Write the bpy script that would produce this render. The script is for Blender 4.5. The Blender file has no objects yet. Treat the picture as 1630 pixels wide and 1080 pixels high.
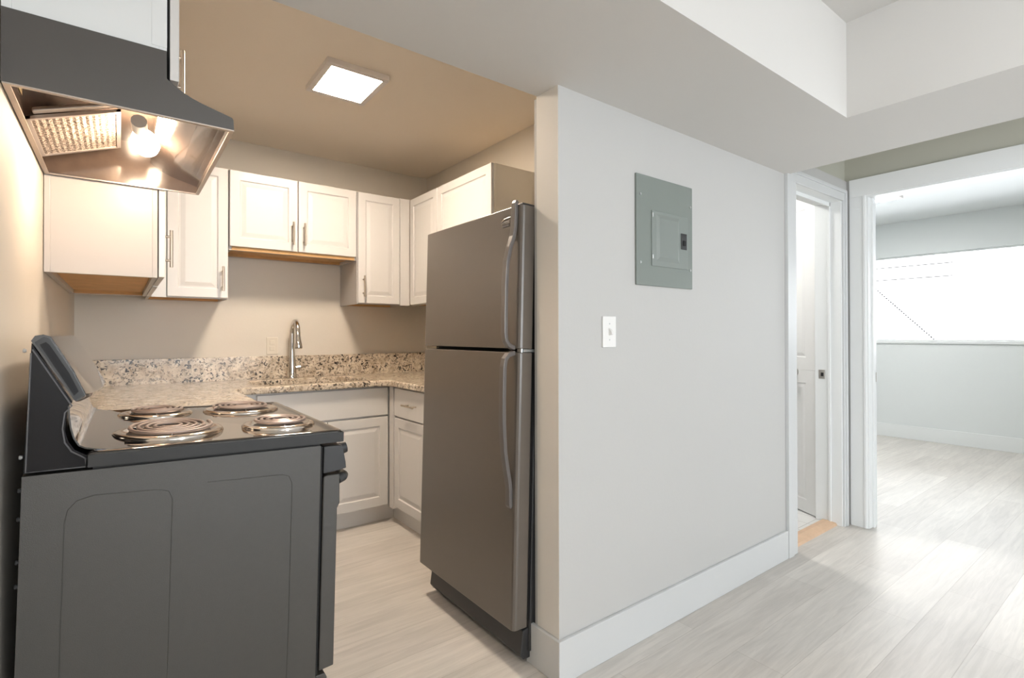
import bpy, bmesh, math, random
from mathutils import Vector, Matrix
random.seed(7)
PI = math.pi
S = bpy.context.scene
COL = S.collection

# ------------------------------------------------------------------ camera
cam_d = bpy.data.cameras.new('camera'); cam = bpy.data.objects.new('camera', cam_d); COL.objects.link(cam)
F, YAW, PIT, ROL, CY = 820.26, math.radians(37.226), math.radians(.2914), math.radians(-.103), 529.32
d_ = Vector((math.cos(PIT)*math.sin(YAW), math.cos(PIT)*math.cos(YAW), math.sin(PIT)))
r_ = Vector((math.cos(YAW), -math.sin(YAW), 0)); u_ = r_.cross(d_)
rr = r_*math.cos(ROL)+u_*math.sin(ROL); uu = -r_*math.sin(ROL)+u_*math.cos(ROL)
M = Matrix((rr, uu, -d_)).transposed().to_4x4(); M.translation = Vector((0, 0, 1.2))
cam.matrix_world = M
cam_d.sensor_fit = 'HORIZONTAL'; cam_d.sensor_width = 36; cam_d.lens = 36*F/1630
cam_d.shift_y = (CY-540)/1630
cam_d.clip_start = .02
S.camera = cam

# ------------------------------------------------------------------ world and daylight
W = bpy.data.worlds.new('world'); S.world = W; W.use_nodes = True
bg = W.node_tree.nodes['Background']
bg.inputs[0].default_value = (.92, .96, 1, 1); bg.inputs[1].default_value = 9.5
def portal(name, loc, rot, sx, sy):
    l = bpy.data.lights.new(name, 'AREA'); l.shape = 'RECTANGLE'; l.size = sx; l.size_y = sy
    l.cycles.is_portal = True
    o = bpy.data.objects.new(name, l); COL.objects.link(o); o.location = loc; o.rotation_euler = rot
    return o
portal('window_portal', (7.30, 1.2, 1.61), (0, PI/2, 0), 1.1, 3.3)      # bedroom window
portal('window_portal', (1.5, -3.72, 1.45), (PI/2, 0, 0), 3.5, 1.8)     # living room window, behind the camera
portal('window_portal', (-.33, -1.95, 1.35), (0, -PI/2, 0), 1.7, 2.7)        # living room side window, behind the camera
S.view_settings.view_transform = 'Standard'; S.view_settings.look = 'None'
S.view_settings.exposure = 0.0; S.view_settings.gamma = 1; S.view_settings.use_curve_mapping = False
S.cycles.use_denoising = True
S.cycles.max_bounces = 10; S.cycles.diffuse_bounces = 6; S.cycles.glossy_bounces = 5
S.cycles.sample_clamp_indirect = 6
KITCHEN_LAMP = 138.0
LIVING_LAMP = 15.0
BATH_LAMP = 110.0
BED_LAMP = 128.0
BULB = 185.0

# ------------------------------------------------------------------ materials
def nodes(name):
    m = bpy.data.materials.new(name); m.use_nodes = True
    nt = m.node_tree; return m, nt, nt.nodes['Principled BSDF']
def mat(name, col, rough=.5, metal=0, spec=.5, var=.03, vs=6, bump=0, bs=200, coat=0, ior=None, coat_rough=.03, aniso=None):
    m, nt, b = nodes(name)
    N = nt.nodes; L = nt.links
    tc = N.new('ShaderNodeTexCoord')
    no = N.new('ShaderNodeTexNoise'); no.inputs['Scale'].default_value = vs; no.inputs['Detail'].default_value = 4
    L.new(tc.outputs['Object'], no.inputs['Vector'])
    mr = N.new('ShaderNodeMapRange'); mr.inputs[3].default_value = 1-var; mr.inputs[4].default_value = 1+var
    L.new(no.outputs['Fac'], mr.inputs[0])
    mx = N.new('ShaderNodeVectorMath'); mx.operation = 'SCALE'; mx.inputs[0].default_value = col
    L.new(mr.outputs[0], mx.inputs['Scale']); L.new(mx.outputs[0], b.inputs['Base Color'])
    b.inputs['Roughness'].default_value = rough; b.inputs['Metallic'].default_value = metal
    b.inputs['Specular IOR Level'].default_value = spec
    if ior: b.inputs['IOR'].default_value = ior
    if coat:
        b.inputs['Coat Weight'].default_value = coat; b.inputs['Coat Roughness'].default_value = coat_rough
    if bump:
        n2 = N.new('ShaderNodeTexNoise'); n2.inputs['Scale'].default_value = bs; n2.inputs['Detail'].default_value = 3
        mp = N.new('ShaderNodeMapping')
        if aniso: mp.inputs['Scale'].default_value = aniso
        L.new(tc.outputs['Object'], mp.inputs[0]); L.new(mp.outputs[0], n2.inputs['Vector'])
        bp = N.new('ShaderNodeBump'); bp.inputs['Strength'].default_value = bump; bp.inputs['Distance'].default_value = .002
        L.new(n2.outputs['Fac'], bp.inputs['Height']); L.new(bp.outputs[0], b.inputs['Normal'])
    return m
def emis(name, col, s):
    m, nt, b = nodes(name); b.inputs['Base Color'].default_value = (*col, 1)
    b.inputs['Emission Color'].default_value = (*col, 1); b.inputs['Emission Strength'].default_value = s
    return m

M_bwall = mat('bedroom_wall_lightened', (.74, .77, .77), .6, var=.012, vs=2)  # lighter copy of the wall paint; bright window light put into the colour
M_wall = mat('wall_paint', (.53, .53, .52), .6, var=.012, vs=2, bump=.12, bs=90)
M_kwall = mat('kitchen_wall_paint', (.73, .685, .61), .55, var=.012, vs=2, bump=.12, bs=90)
M_hall_up = mat('hall_upper_painted_shade', (.50, .50, .43), .65, var=.015, vs=3)  # darker olive copy of the wall paint; shade behind the beam painted in
M_ceil = mat('ceiling_paint', (.65, .64, .62), .75, var=.01, vs=2)
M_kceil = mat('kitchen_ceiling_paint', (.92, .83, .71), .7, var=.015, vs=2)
M_trim = mat('trim_paint', (.62, .635, .64), .35, var=.01)
M_white_lifted = mat('white_paint_lifted', (.80, .82, .82), .35, var=.01)  # lighter copy of the trim white; extra light on these faces put into colour
M_end_lifted = mat('wall_end_painted_light', (.80, .77, .72), .55, var=.01, bump=.1, bs=90)  # lighter copy of the wall paint; light on the end face painted in
M_cab = mat('cabinet_white_paint', (.71, .695, .675), .32, var=.01, vs=5)
M_cab_dimmed = mat('cabinet_white_dimmed', (.46, .445, .43), .35, var=.01)  # darkened copy of the cabinet white, offsetting strong bulb light by colour
M_cab_lifted = mat('cabinet_white_lifted', (.90, .84, .74), .45, var=.01)  # lightened copy of the cabinet white, lifting the shaded end by colour
M_wood = mat('raw_wood', (.55, .33, .14), .6, var=.25, vs=14)
M_threshold = mat('threshold_wood', (.66, .46, .31), .6, var=.12, vs=25)
M_nickel = mat('brushed_nickel', (.62, .55, .46), .3, 1, bump=.05, bs=300)
M_chrome = mat('chrome', (.78, .77, .75), .12, 1)
M_pan = mat('chrome_drip_pan', (.82, .76, .70), .14, 1)
M_steel = mat('stainless_steel', (.62, .60, .57), .28, 1, bump=.05, bs=300)
M_coil = mat('heating_coil', (.42, .36, .34), .38, .7, var=.1, vs=40)
M_enamel = mat('black_enamel', (.012, .012, .013), .07, spec=.9, coat=1, var=.1)
M_enamel_band = mat('black_enamel_edge', (.034, .035, .036), .22, spec=.45, var=.1)
M_blackside = mat('textured_black_steel', (.048, .045, .040), .42, spec=.75, var=.08, vs=60, bump=.22, bs=800)
M_blackplastic = mat('black_plastic', (.030, .031, .033), .4, var=.1)
M_coil_shade = mat('painted_coil_shade', (.03, .022, .018), .35, var=.2, vs=60)  # dark colour standing in for the shade between coil turns
M_sideenamel = mat('backguard_black', (.012, .012, .014), .12, spec=.28, var=.1)
M_dark = mat('dark_gap', (.006, .006, .006), .7)
M_fridge = mat('fridge_textured_black', (.118, .101, .084), .29, spec=.8, var=.05, vs=30, bump=.16, bs=520)
M_fridge_edge = mat('fridge_door_edge', (.085, .085, .09), .35, spec=.7, var=.05)
M_fhandle = mat('fridge_handle_grey', (.13, .12, .115), .3, spec=.8, var=.04)
M_hood = mat('hood_black_metal', (.075, .068, .062), .38, spec=.7, var=.05, bump=.05, bs=300)
M_hoodin = mat('hood_inner_enamel', (.10, .072, .056), .16, spec=.9, coat=.7, coat_rough=.06, var=.2, vs=30)
M_rim = mat('hood_bottom_rim', (.55, .48, .42), .3, .8)
M_plastic = mat('white_plastic', (.84, .84, .83), .3, var=.01)
M_kplastic = mat('ivory_plastic', (.74, .68, .58), .35, var=.01)
M_panel = mat('grey_green_panel_paint', (.215, .245, .228), .42, var=.04, vs=10)
M_panel2 = mat('grey_green_panel_light', (.235, .265, .250), .38, var=.03, vs=10)
M_screw = mat('screw_metal', (.6, .62, .63), .3, .8)
M_badge = mat('silver_badge', (.85, .82, .76), .2, 1)
M_sticker = mat('yellowed_sticker', (.62, .50, .28), .5, var=.2, vs=60)
M_door = mat('door_paint', (.84, .84, .83), .35, var=.01)
M_lampframe = mat('light_frame_white', (.85, .80, .76), .4)
M_klight = emis('warm_white_diffuser', (1, .83, .665), KITCHEN_LAMP)
M_llight = emis('white_diffuser', (1, .97, .92), LIVING_LAMP)
M_bedlight = emis('bedroom_diffuser', (1, .98, .95), BED_LAMP)
M_bathlight = emis('bathroom_diffuser', (1, .97, .93), BATH_LAMP)
M_bulb = emis('glowing_bulb', (1, .75, .53), BULB)
M_ext = mat('outside_rail_paint', (.055, .05, .047), .8)
M_cord = mat('outside_cord', (.012, .01, .01), .8, spec=.1)

def filter_mat():
    m, nt, b = nodes('aluminium_mesh')
    N = nt.nodes; L = nt.links
    tc = N.new('ShaderNodeTexCoord'); v = N.new('ShaderNodeTexVoronoi'); v.inputs['Scale'].default_value = 160
    L.new(tc.outputs['Object'], v.inputs[0])
    cr = N.new('ShaderNodeValToRGB'); cr.color_ramp.elements[0].color = (.85, .74, .62, 1); cr.color_ramp.elements[1].color = (.16, .10, .06, 1)
    cr.color_ramp.elements[0].position = .25; cr.color_ramp.elements[1].position = .75
    L.new(v.outputs['Distance'], cr.inputs[0]); L.new(cr.outputs[0], b.inputs['Base Color'])
    b.inputs['Metallic'].default_value = .55; b.inputs['Roughness'].default_value = .35
    bp = N.new('ShaderNodeBump'); bp.inputs['Strength'].default_value = .8; bp.inputs['Distance'].default_value = .002
    L.new(v.outputs['Distance'], bp.inputs['Height']); L.new(bp.outputs[0], b.inputs['Normal'])
    return m
M_filter = filter_mat()

def granite():
    m, nt, b = nodes('speckled_granite')
    N = nt.nodes; L = nt.links
    tc = N.new('ShaderNodeTexCoord')
    n1 = N.new('ShaderNodeTexNoise'); n1.inputs['Scale'].default_value = 22; n1.inputs['Detail'].default_value = 5; n1.inputs['Roughness'].default_value = .65
    L.new(tc.outputs['Object'], n1.inputs[0])
    c1 = N.new('ShaderNodeValToRGB')
    e = c1.color_ramp.elements; e[0].position = .32; e[0].color = (.42, .34, .25, 1); e[1].position = .62; e[1].color = (.76, .68, .56, 1)
    L.new(n1.outputs['Fac'], c1.inputs[0])
    n2 = N.new('ShaderNodeTexNoise'); n2.inputs['Scale'].default_value = 62; n2.inputs['Detail'].default_value = 3; n2.inputs['Roughness'].default_value = .6
    n2.inputs['Distortion'].default_value = .6
    L.new(tc.outputs['Object'], n2.inputs[0])
    c2 = N.new('ShaderNodeValToRGB'); e = c2.color_ramp.elements; e[0].position = .545; e[0].color = (0, 0, 0, 1); e[1].position = .585; e[1].color = (1, 1, 1, 1)
    L.new(n2.outputs['Fac'], c2.inputs[0])
    n3 = N.new('ShaderNodeTexNoise'); n3.inputs['Scale'].default_value = 9; n3.inputs['Detail'].default_value = 2
    L.new(tc.outputs['Object'], n3.inputs[0])
    c3 = N.new('ShaderNodeValToRGB'); e = c3.color_ramp.elements; e[0].position = .36; e[0].color = (.35, .35, .35, 1); e[1].position = .58; e[1].color = (1, 1, 1, 1)
    L.new(n3.outputs['Fac'], c3.inputs[0])
    mu = N.new('ShaderNodeMath'); mu.operation = 'MULTIPLY'; L.new(c2.outputs[0], mu.inputs[0]); L.new(c3.outputs[0], mu.inputs[1])
    mx = N.new('ShaderNodeMix'); mx.data_type = 'RGBA'; mx.inputs['B'].default_value = (.035, .032, .032, 1)
    L.new(mu.outputs[0], mx.inputs['Factor']); L.new(c1.outputs[0], mx.inputs['A'])
    n4 = N.new('ShaderNodeTexNoise'); n4.inputs['Scale'].default_value = 80; n4.inputs['Detail'].default_value = 2
    L.new(tc.outputs['Object'], n4.inputs[0])
    c4 = N.new('ShaderNodeValToRGB'); e = c4.color_ramp.elements; e[0].position = .34; e[0].color = (.8, .8, .8, 1); e[1].position = .42; e[1].color = (0, 0, 0, 1)
    L.new(n4.outputs['Fac'], c4.inputs[0])
    m2 = N.new('ShaderNodeMix'); m2.data_type = 'RGBA'; m2.inputs['B'].default_value = (.26, .19, .13, 1)
    L.new(c4.outputs[0], m2.inputs['Factor']); L.new(mx.outputs['Result'], m2.inputs['A'])
    L.new(m2.outputs['Result'], b.inputs['Base Color'])
    b.inputs['Roughness'].default_value = .16
    return m
M_granite = granite()

def planks():
    m, nt, b = nodes('vinyl_plank_floor')
    N = nt.nodes; L = nt.links
    tc = N.new('ShaderNodeTexCoord'); mp = N.new('ShaderNodeMapping'); mp.inputs['Location'].default_value = (.37, .055, 0)
    L.new(tc.outputs['Object'], mp.inputs[0])
    br = N.new('ShaderNodeTexBrick'); br.offset = .37; br.inputs['Scale'].default_value = 1
    br.inputs['Brick Width'].default_value = 1.22; br.inputs['Row Height'].default_value = .18
    br.inputs['Mortar Size'].default_value = .0012; br.inputs['Mortar Smooth'].default_value = .3; br.inputs['Bias'].default_value = 0
    br.inputs['Color1'].default_value = (.60, .565, .525, 1); br.inputs['Color2'].default_value = (.68, .648, .605, 1)
    br.inputs['Mortar'].default_value = (.52, .485, .445, 1)
    L.new(mp.outputs[0], br.inputs['Vector'])
    # per-plank shift of the grain
    sep = N.new('ShaderNodeSeparateXYZ'); L.new(mp.outputs[0], sep.inputs[0])
    dv = N.new('ShaderNodeMath'); dv.operation = 'DIVIDE'; dv.inputs[1].default_value = .18; L.new(sep.outputs[1], dv.inputs[0])
    fl = N.new('ShaderNodeMath'); fl.operation = 'FLOOR'; L.new(dv.outputs[0], fl.inputs[0])
    ml = N.new('ShaderNodeMath'); ml.operation = 'MULTIPLY'; ml.inputs[1].default_value = 3.7; L.new(fl.outputs[0], ml.inputs[0])
    ad = N.new('ShaderNodeMath'); ad.operation = 'ADD'; L.new(sep.outputs[0], ad.inputs[0]); L.new(ml.outputs[0], ad.inputs[1])
    cb = N.new('ShaderNodeCombineXYZ'); L.new(ad.outputs[0], cb.inputs[0]); L.new(sep.outputs[1], cb.inputs[1]); L.new(ml.outputs[0], cb.inputs[2])
    m2 = N.new('ShaderNodeMapping'); m2.inputs['Scale'].default_value = (1.6, 22, 1); L.new(cb.outputs[0], m2.inputs[0])
    g = N.new('ShaderNodeTexNoise'); g.inputs['Scale'].default_value = 2.2; g.inputs['Detail'].default_value = 7; g.inputs['Roughness'].default_value = .62; g.inputs['Distortion'].default_value = .9
    L.new(m2.outputs[0], g.inputs[0])
    m3 = N.new('ShaderNodeMapping'); m3.inputs['Scale'].default_value = (.9, 3.5, 1); L.new(cb.outputs[0], m3.inputs[0])
    g2 = N.new('ShaderNodeTexNoise'); g2.inputs['Scale'].default_value = 1.3; g2.inputs['Detail'].default_value = 3; L.new(m3.outputs[0], g2.inputs[0])
    r1 = N.new('ShaderNodeMapRange'); r1.inputs[1].default_value = .3; r1.inputs[2].default_value = .7; r1.inputs[3].default_value = .86; r1.inputs[4].default_value = 1.08; L.new(g.outputs['Fac'], r1.inputs[0])
    r2 = N.new('ShaderNodeMapRange'); r2.inputs[1].default_value = .3; r2.inputs[2].default_value = .7; r2.inputs[3].default_value = .9; r2.inputs[4].default_value = 1.07; L.new(g2.outputs['Fac'], r2.inputs[0])
    mm = N.new('ShaderNodeMath'); mm.operation = 'MULTIPLY'; L.new(r1.outputs[0], mm.inputs[0]); L.new(r2.outputs[0], mm.inputs[1])
    sc = N.new('ShaderNodeVectorMath'); sc.operation = 'SCALE'; L.new(br.outputs['Color'], sc.inputs[0]); L.new(mm.outputs[0], sc.inputs['Scale'])
    L.new(sc.outputs[0], b.inputs['Base Color'])
    b.inputs['Roughness'].default_value = .33
    rr1 = N.new('ShaderNodeMapRange'); rr1.inputs[3].default_value = .36; rr1.inputs[4].default_value = .52; L.new(g.outputs['Fac'], rr1.inputs[0]); L.new(rr1.outputs[0], b.inputs['Roughness'])
    bp = N.new('ShaderNodeBump'); bp.inputs['Strength'].default_value = .25; bp.inputs['Distance'].default_value = .002
    L.new(g.outputs['Fac'], bp.inputs['Height'])
    bp2 = N.new('ShaderNodeBump'); bp2.inputs['Strength'].default_value = .5; bp2.inputs['Distance'].default_value = .002; bp2.invert = True
    L.new(br.outputs['Fac'], bp2.inputs['Height']); L.new(bp.outputs[0], bp2.inputs['Normal']); L.new(bp2.outputs[0], b.inputs['Normal'])
    return m
M_floor = planks()

def tiles():
    m, nt, b = nodes('white_bathroom_tile')
    N = nt.nodes; L = nt.links
    tc = N.new('ShaderNodeTexCoord'); br = N.new('ShaderNodeTexBrick'); br.offset = 0
    br.inputs['Scale'].default_value = 1; br.inputs['Brick Width'].default_value = .15; br.inputs['Row Height'].default_value = .15; br.inputs['Mortar Size'].default_value = .002
    br.inputs['Color1'].default_value = (.85, .84, .82, 1); br.inputs['Color2'].default_value = (.82, .82, .80, 1); br.inputs['Mortar'].default_value = (.55, .54, .52, 1)
    L.new(tc.outputs['Object'], br.inputs['Vector']); L.new(br.outputs['Color'], b.inputs['Base Color']); b.inputs['Roughness'].default_value = .25
    return m
M_tile = tiles()

def glass():
    m = bpy.data.materials.new('window_glass'); m.use_nodes = True; nt = m.node_tree; N = nt.nodes; N.clear()
    t = N.new('ShaderNodeBsdfTransparent'); g = N.new('ShaderNodeBsdfGlossy'); g.inputs['Roughness'].default_value = .02
    f = N.new('ShaderNodeFresnel'); f.inputs[0].default_value = 1.45; mx = N.new('ShaderNodeMixShader'); o = N.new('ShaderNodeOutputMaterial')
    n = N.new('ShaderNodeTexNoise'); n.inputs['Scale'].default_value = 3
    mr = N.new('ShaderNodeMapRange'); mr.inputs[3].default_value = .94; mr.inputs[4].default_value = .98
    cb = N.new('ShaderNodeCombineXYZ')
    nt.links.new(n.outputs['Fac'], mr.inputs[0])
    for i in range(3): nt.links.new(mr.outputs[0], cb.inputs[i])
    nt.links.new(cb.outputs[0], t.inputs[0])
    nt.links.new(f.outputs[0], mx.inputs[0]); nt.links.new(t.outputs[0], mx.inputs[1]); nt.links.new(g.outputs[0], mx.inputs[2]); nt.links.new(mx.outputs[0], o.inputs[0])
    return m
M_glass = glass()

# ------------------------------------------------------------------ mesh helpers
ROOT = {}
class MB:
    def __init__(s): s.bm = bmesh.new()
    def box(s, x0, x1, y0, y1, z0, z1):
        v = [s.bm.verts.new(p) for p in ((x0,y0,z0),(x1,y0,z0),(x1,y1,z0),(x0,y1,z0),(x0,y0,z1),(x1,y0,z1),(x1,y1,z1),(x0,y1,z1))]
        for f in ((0,3,2,1),(4,5,6,7),(0,1,5,4),(1,2,6,5),(2,3,7,6),(3,0,4,7)): s.bm.faces.new([v[i] for i in f])
        return s
    def prism(s, pts, fn0, fn1, caps=True):
        a = [s.bm.verts.new(fn0(p)) for p in pts]; b = [s.bm.verts.new(fn1(p)) for p in pts]; n = len(pts)
        for i in range(n): s.bm.faces.new((a[i], a[(i+1)%n], b[(i+1)%n], b[i]))
        if caps: s.bm.faces.new(a[::-1]); s.bm.faces.new(b)
        return s
    def rings(s, loops, cap0=False, cap1=True):
        R = [[s.bm.verts.new(p) for p in l] for l in loops]; n = len(R[0])
        for a, b in zip(R, R[1:]):
            for i in range(n): s.bm.faces.new((a[i], a[(i+1)%n], b[(i+1)%n], b[i]))
        if cap0: s.bm.faces.new(R[0][::-1])
        if cap1: s.bm.faces.new(R[-1])
        return s
    def tube(s, path, r, n=10, closed=False, flat=None, up=None):
        P = [Vector(p) for p in path]; m = len(P); loops = []
        rad = r if isinstance(r, (list, tuple)) else [r]*m
        pn = None
        for i in range(m):
            if closed: t = (P[(i+1)%m]-P[i-1])
            else: t = P[min(i+1, m-1)]-P[max(i-1, 0)]
            t.normalize()
            if up is not None: a = Vector(up); a = (a-t*a.dot(t)).normalized()
            elif pn is None:
                a = Vector((0,0,1)) if abs(t.z) < .9 else Vector((1,0,0)); a = (a-t*a.dot(t)).normalized()
            else: a = (pn-t*pn.dot(t)).normalized()
            pn = a; b = t.cross(a); k = flat or 1
            loops.append([P[i]+a*math.cos(2*PI*j/n)*rad[i]+b*math.sin(2*PI*j/n)*rad[i]*k for j in range(n)])
        if closed: loops.append(loops[0]); s.rings(loops, False, False)
        else: s.rings(loops, True, True)
        return s
    def lathe(s, prof, c, axis='z', n=32, cap=True):
        c = Vector(c); loops = []
        for r, h in prof:
            l = []
            for j in range(n):
                a = 2*PI*j/n; q = (r*math.cos(a), r*math.sin(a))
                l.append(c+{'z': Vector((q[0], q[1], h)), 'x': Vector((h, q[0], q[1])), 'y': Vector((q[1], h, q[0]))}[axis])
            loops.append(l)
        return s.rings(loops, cap, cap)
    def quad(s, *p): s.bm.faces.new([s.bm.verts.new(q) for q in p]); return s
    def build(s, name, m, parent=None, bevel=0, smooth=False, seg=2, solid=0):
        bm = s.bm
        bmesh.ops.recalc_face_normals(bm, faces=bm.faces)
        off = Vector((0, 0, 0))
        if parent is not None: off = ROOT[parent.name]
        else:
            lo = Vector([min(v.co[i] for v in bm.verts) for i in range(3)]); hi = Vector([max(v.co[i] for v in bm.verts) for i in range(3)])
            off = Vector(((lo.x+hi.x)/2, (lo.y+hi.y)/2, lo.z))
        bmesh.ops.translate(bm, verts=bm.verts, vec=-off)
        me = bpy.data.meshes.new(name); bm.to_mesh(me); bm.free()
        if smooth:
            for p in me.polygons: p.use_smooth = True
        me.materials.append(m)
        o = bpy.data.objects.new(name, me); COL.objects.link(o)
        if parent is not None: o.parent = parent
        else: o.location = off
        ROOT[o.name] = off
        if solid:
            q = o.modifiers.new('thickness', 'SOLIDIFY'); q.thickness = solid; q.offset = 0
        if bevel:
            q = o.modifiers.new('bevel', 'BEVEL'); q.width = bevel; q.segments = seg; q.limit_method = 'ANGLE'; q.angle_limit = math.radians(40)
        if smooth:
            q = o.modifiers.new('edges', 'EDGE_SPLIT'); q.split_angle = math.radians(38)
        return o
def thing(name, label, cat, loc, group=None):
    o = bpy.data.objects.new(name, None); COL.objects.link(o); o.location = loc; o.empty_display_size = .1
    o['label'] = label; o['category'] = cat
    if group: o['group'] = group
    ROOT[o.name] = Vector(loc)
    return o
def tag(o, label, cat, group=None):
    o['label'] = label; o['category'] = cat
    if group: o['group'] = group
    return o
def struct(o): o['kind'] = 'structure'; return o
def box(x0, x1, y0, y1, z0, z1): return MB().box(x0, x1, y0, y1, z0, z1)

# ------------------------------------------------------------------ the setting
XL, YB, XR = -.203, 3.72, 1.965       # kitchen: left wall, back wall, right wall
ZS, ZC, ZK = 2.066, 2.446, 2.46       # soffit underside, living ceiling, kitchen ceiling
YW = 1.319                            # face of the panel wall
def add(name, mb, m, bevel=0): return struct(mb.build(name, m, bevel=bevel))
add('floor', box(-.4, 7.3, -3.8, 3.85, -.05, 0), M_floor)
add('floor_bathroom', box(2.45, 3.86, 1.435, 3.0, 0, .006), M_tile)
w = box(XL-.1, XL, -.6, YB+.1, 0, 2.5).box(XL-.1, XL, -3.8, -3.3, 0, 2.5).box(XL-.1, XL, -3.3, -.6, 0, .5).box(XL-.1, XL, -3.3, -.6, 2.2, 2.5)
add('wall_left', w, M_kwall)
add('wall_back', box(XL, XR+.1, YB, YB+.1, 0, 2.5), M_kwall)
add('wall_right', box(XR, XR+.1, 1.435, YB, 0, 2.5), M_kwall)
w = MB(); w.box(1.205, 2.955, YW, 1.435, 0, ZS).box(2.955, 3.595, YW, 1.435, 2.045, 2.172).box(3.595, 3.68, YW, 1.435, 0, 2.172)
w.box(2.87, 2.955, YW, 1.435, ZS, 2.172)
add('wall_front', w, M_wall)
add('wall_hall_upper', box(2.80, 3.80, YW+.018, 1.435, 2.172, ZC), M_hall_up)
w = MB(); w.box(3.68, 3.80, 1.211, 1.435, 0, 2.06).box(3.68, 3.80, .36, 1.435, 2.06, 2.172).box(3.68, 3.80, -3.8, .36, 0, 2.172)
add('wall_hall', w, M_wall)
add('wall_hall_upper', box(3.70, 3.80, -3.8, 1.337, 2.172, ZC), M_hall_up)
# living room behind the camera, with its window
w = MB(); w.box(XL-.1, -.3+.1, -3.7, -3.6, 0, 2.5)
w = MB(); w.box(-.3, 3.80, -3.8, -3.68, 0, .55).box(-.3, 3.80, -3.8, -3.68, 2.35, 2.5).box(-.3, -.2, -3.8, -3.68, .55, 2.35).box(3.3, 3.80, -3.8, -3.68, .55, 2.35)
add('wall_rear', w, M_wall)
w = MB().box(-.2, 3.3, -3.76, -3.70, .55, .60).box(-.2, 3.3, -3.76, -3.70, 2.30, 2.35)
for x in (-.2, .95, 2.10, 3.25): w.box(x, x+.05, -3.76, -3.70, .60, 2.30)
wf = struct(w.build('window_2', M_trim)); box(-.16, 3.26, -3.735, -3.73, .6, 2.3).build('pane', M_glass, wf)
w = MB().box(XL-.08, XL-.02, -3.3, -.6, .5, .55).box(XL-.08, XL-.02, -3.3, -.6, 2.15, 2.2)
for y in (-3.3, -1.97, -.65): w.box(XL-.08, XL-.02, y, y+.05, .55, 2.15)
wf = struct(w.build('window_3', M_trim)); box(XL-.055, XL-.05, -3.25, -.65, .55, 2.15).build('pane', M_glass, wf)
add('ceiling', box(XL-.1, 3.80, -3.8, 1.43, ZC, ZC+.06), M_ceil)
add('ceiling_kitchen', box(XL-.1, XR+.1, 1.43, YB+.1, ZK, ZK+.06), M_kceil)
# dropped soffit: one leg over the kitchen opening, one across to the hall
so = MB()
P = [(XL, .826), (2.309, .826), (2.309, -3.68), (2.87, -3.68), (2.87, YW+.002), (1.6, YW+.002), (1.6, 1.43), (XL, 1.43)]
so.prism(P, lambda p: (p[0], p[1], ZS), lambda p: (p[0], p[1], ZC))
add('ceiling_soffit', so, M_ceil)
# baseboards
add('baseboard_front', MB().prism([(1.191, 1.304), (2.846, 1.304), (2.846, YW), (1.205, YW), (1.205, 1.484), (1.191, 1.484)], lambda p: (p[0], p[1], 0), lambda p: (p[0], p[1], .150)), M_trim, .003)
add('trim_4', box(1.205, 1.225, 1.435, 1.449, 0, 2.06), M_wall)
add('baseboard_bedroom', box(7.186, 7.2, -1.2, 3.2, 0, .15), M_white_lifted, .003)
add('wall_front_end', box(1.2035, 1.2048, YW+.0005, 1.4345, .150, ZS), M_end_lifted)  # thin sheet added to carry the lightened end colour
# bathroom doorway
t = MB(); t.box(2.846, 2.905, 1.300, YW, 0, 2.084).box(2.904, 2.957, 1.306, YW, 0, 2.0352).box(2.955, 2.967, 1.316, 1.435, 0, 2.035)
t.box(3.5905, 3.617, 1.306, YW, 0, 2.0352).box(3.616, 3.640, 1.300, YW, 0, 2.084)
t.box(2.846, 3.640, 1.300, YW, 2.083, 2.104).box(2.9045, 3.6165, 1.3065, YW, 2.035, 2.084)
add('trim_1', t, M_trim, .0025)
t = MB().box(3.583, 3.5945, 1.3165, 1.472, 0, 2.035).box(2.968, 3.5945, 1.3165, 1.472, 2.035, 2.0445).box(3.573, 3.583, 1.378, 1.392, 0, 2.035).box(2.968, 3.583, 1.378, 1.392, 2.012, 2.035)
add('trim_3', t, M_white_lifted, .001)
st = tag(box(3.5795, 3.583, 1.412, 1.449, .915, .973).build('strike_plate', M_steel, bevel=.001), 'small square metal strike plate on the right jamb of the bathroom doorway', 'strike plate')
box(3.5785, 3.581, 1.420, 1.436, .932, .955).build('latch_hole', M_dark, st)
tag(MB().prism([(1.345, 0), (1.352, .014), (1.40, .020), (1.43, .018), (1.437, 0)], lambda p: (2.968, p[0], p[1]), lambda p: (3.582, p[0], p[1])).build('threshold', M_threshold), 'unpainted tan wood threshold strip in the bathroom doorway', 'threshold')
# bedroom doorway
t = MB(); t.box(3.665, 3.68, 1.208, 1.300, 0, 2.0605).box(3.665, 3.68, .27, 1.300, 2.06, 2.171).box(3.672, 3.80, 1.199, 1.212, 0, 2.0495).box(3.672, 3.80, .36, 1.212, 2.049, 2.061)
t.box(3.72, 3.75, 1.188, 1.199, 0, 2.049).box(3.672, 3.80, .36, .372, 0, 2.06).box(3.665, 3.68, .27, .362, 0, 2.06)
t.box(3.661, 3.667, 1.212, 1.226, 0, 2.06)
add('trim_2', t, M_white_lifted, .002)
tag(box(3.768, 3.796, 1.197, 1.199, .90, .96).build('strike_plate', M_steel), 'slim metal strike plate on the left jamb of the bedroom doorway', 'strike plate')
# bathroom shell
add('wall_bathroom_right', box(3.86, 3.95, 1.435, 3.1, 0, 2.5), M_wall)
add('wall_bathroom_back', box(2.40, 3.95, 3.0, 3.1, 0, 2.5), M_wall)
add('wall_bathroom_left', box(2.40, 2.45, 1.435, 3.0, 0, 2.5), M_wall)
add('ceiling_bathroom', box(2.40, 3.95, 1.435, 3.1, 2.44, 2.5), M_ceil)
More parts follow.
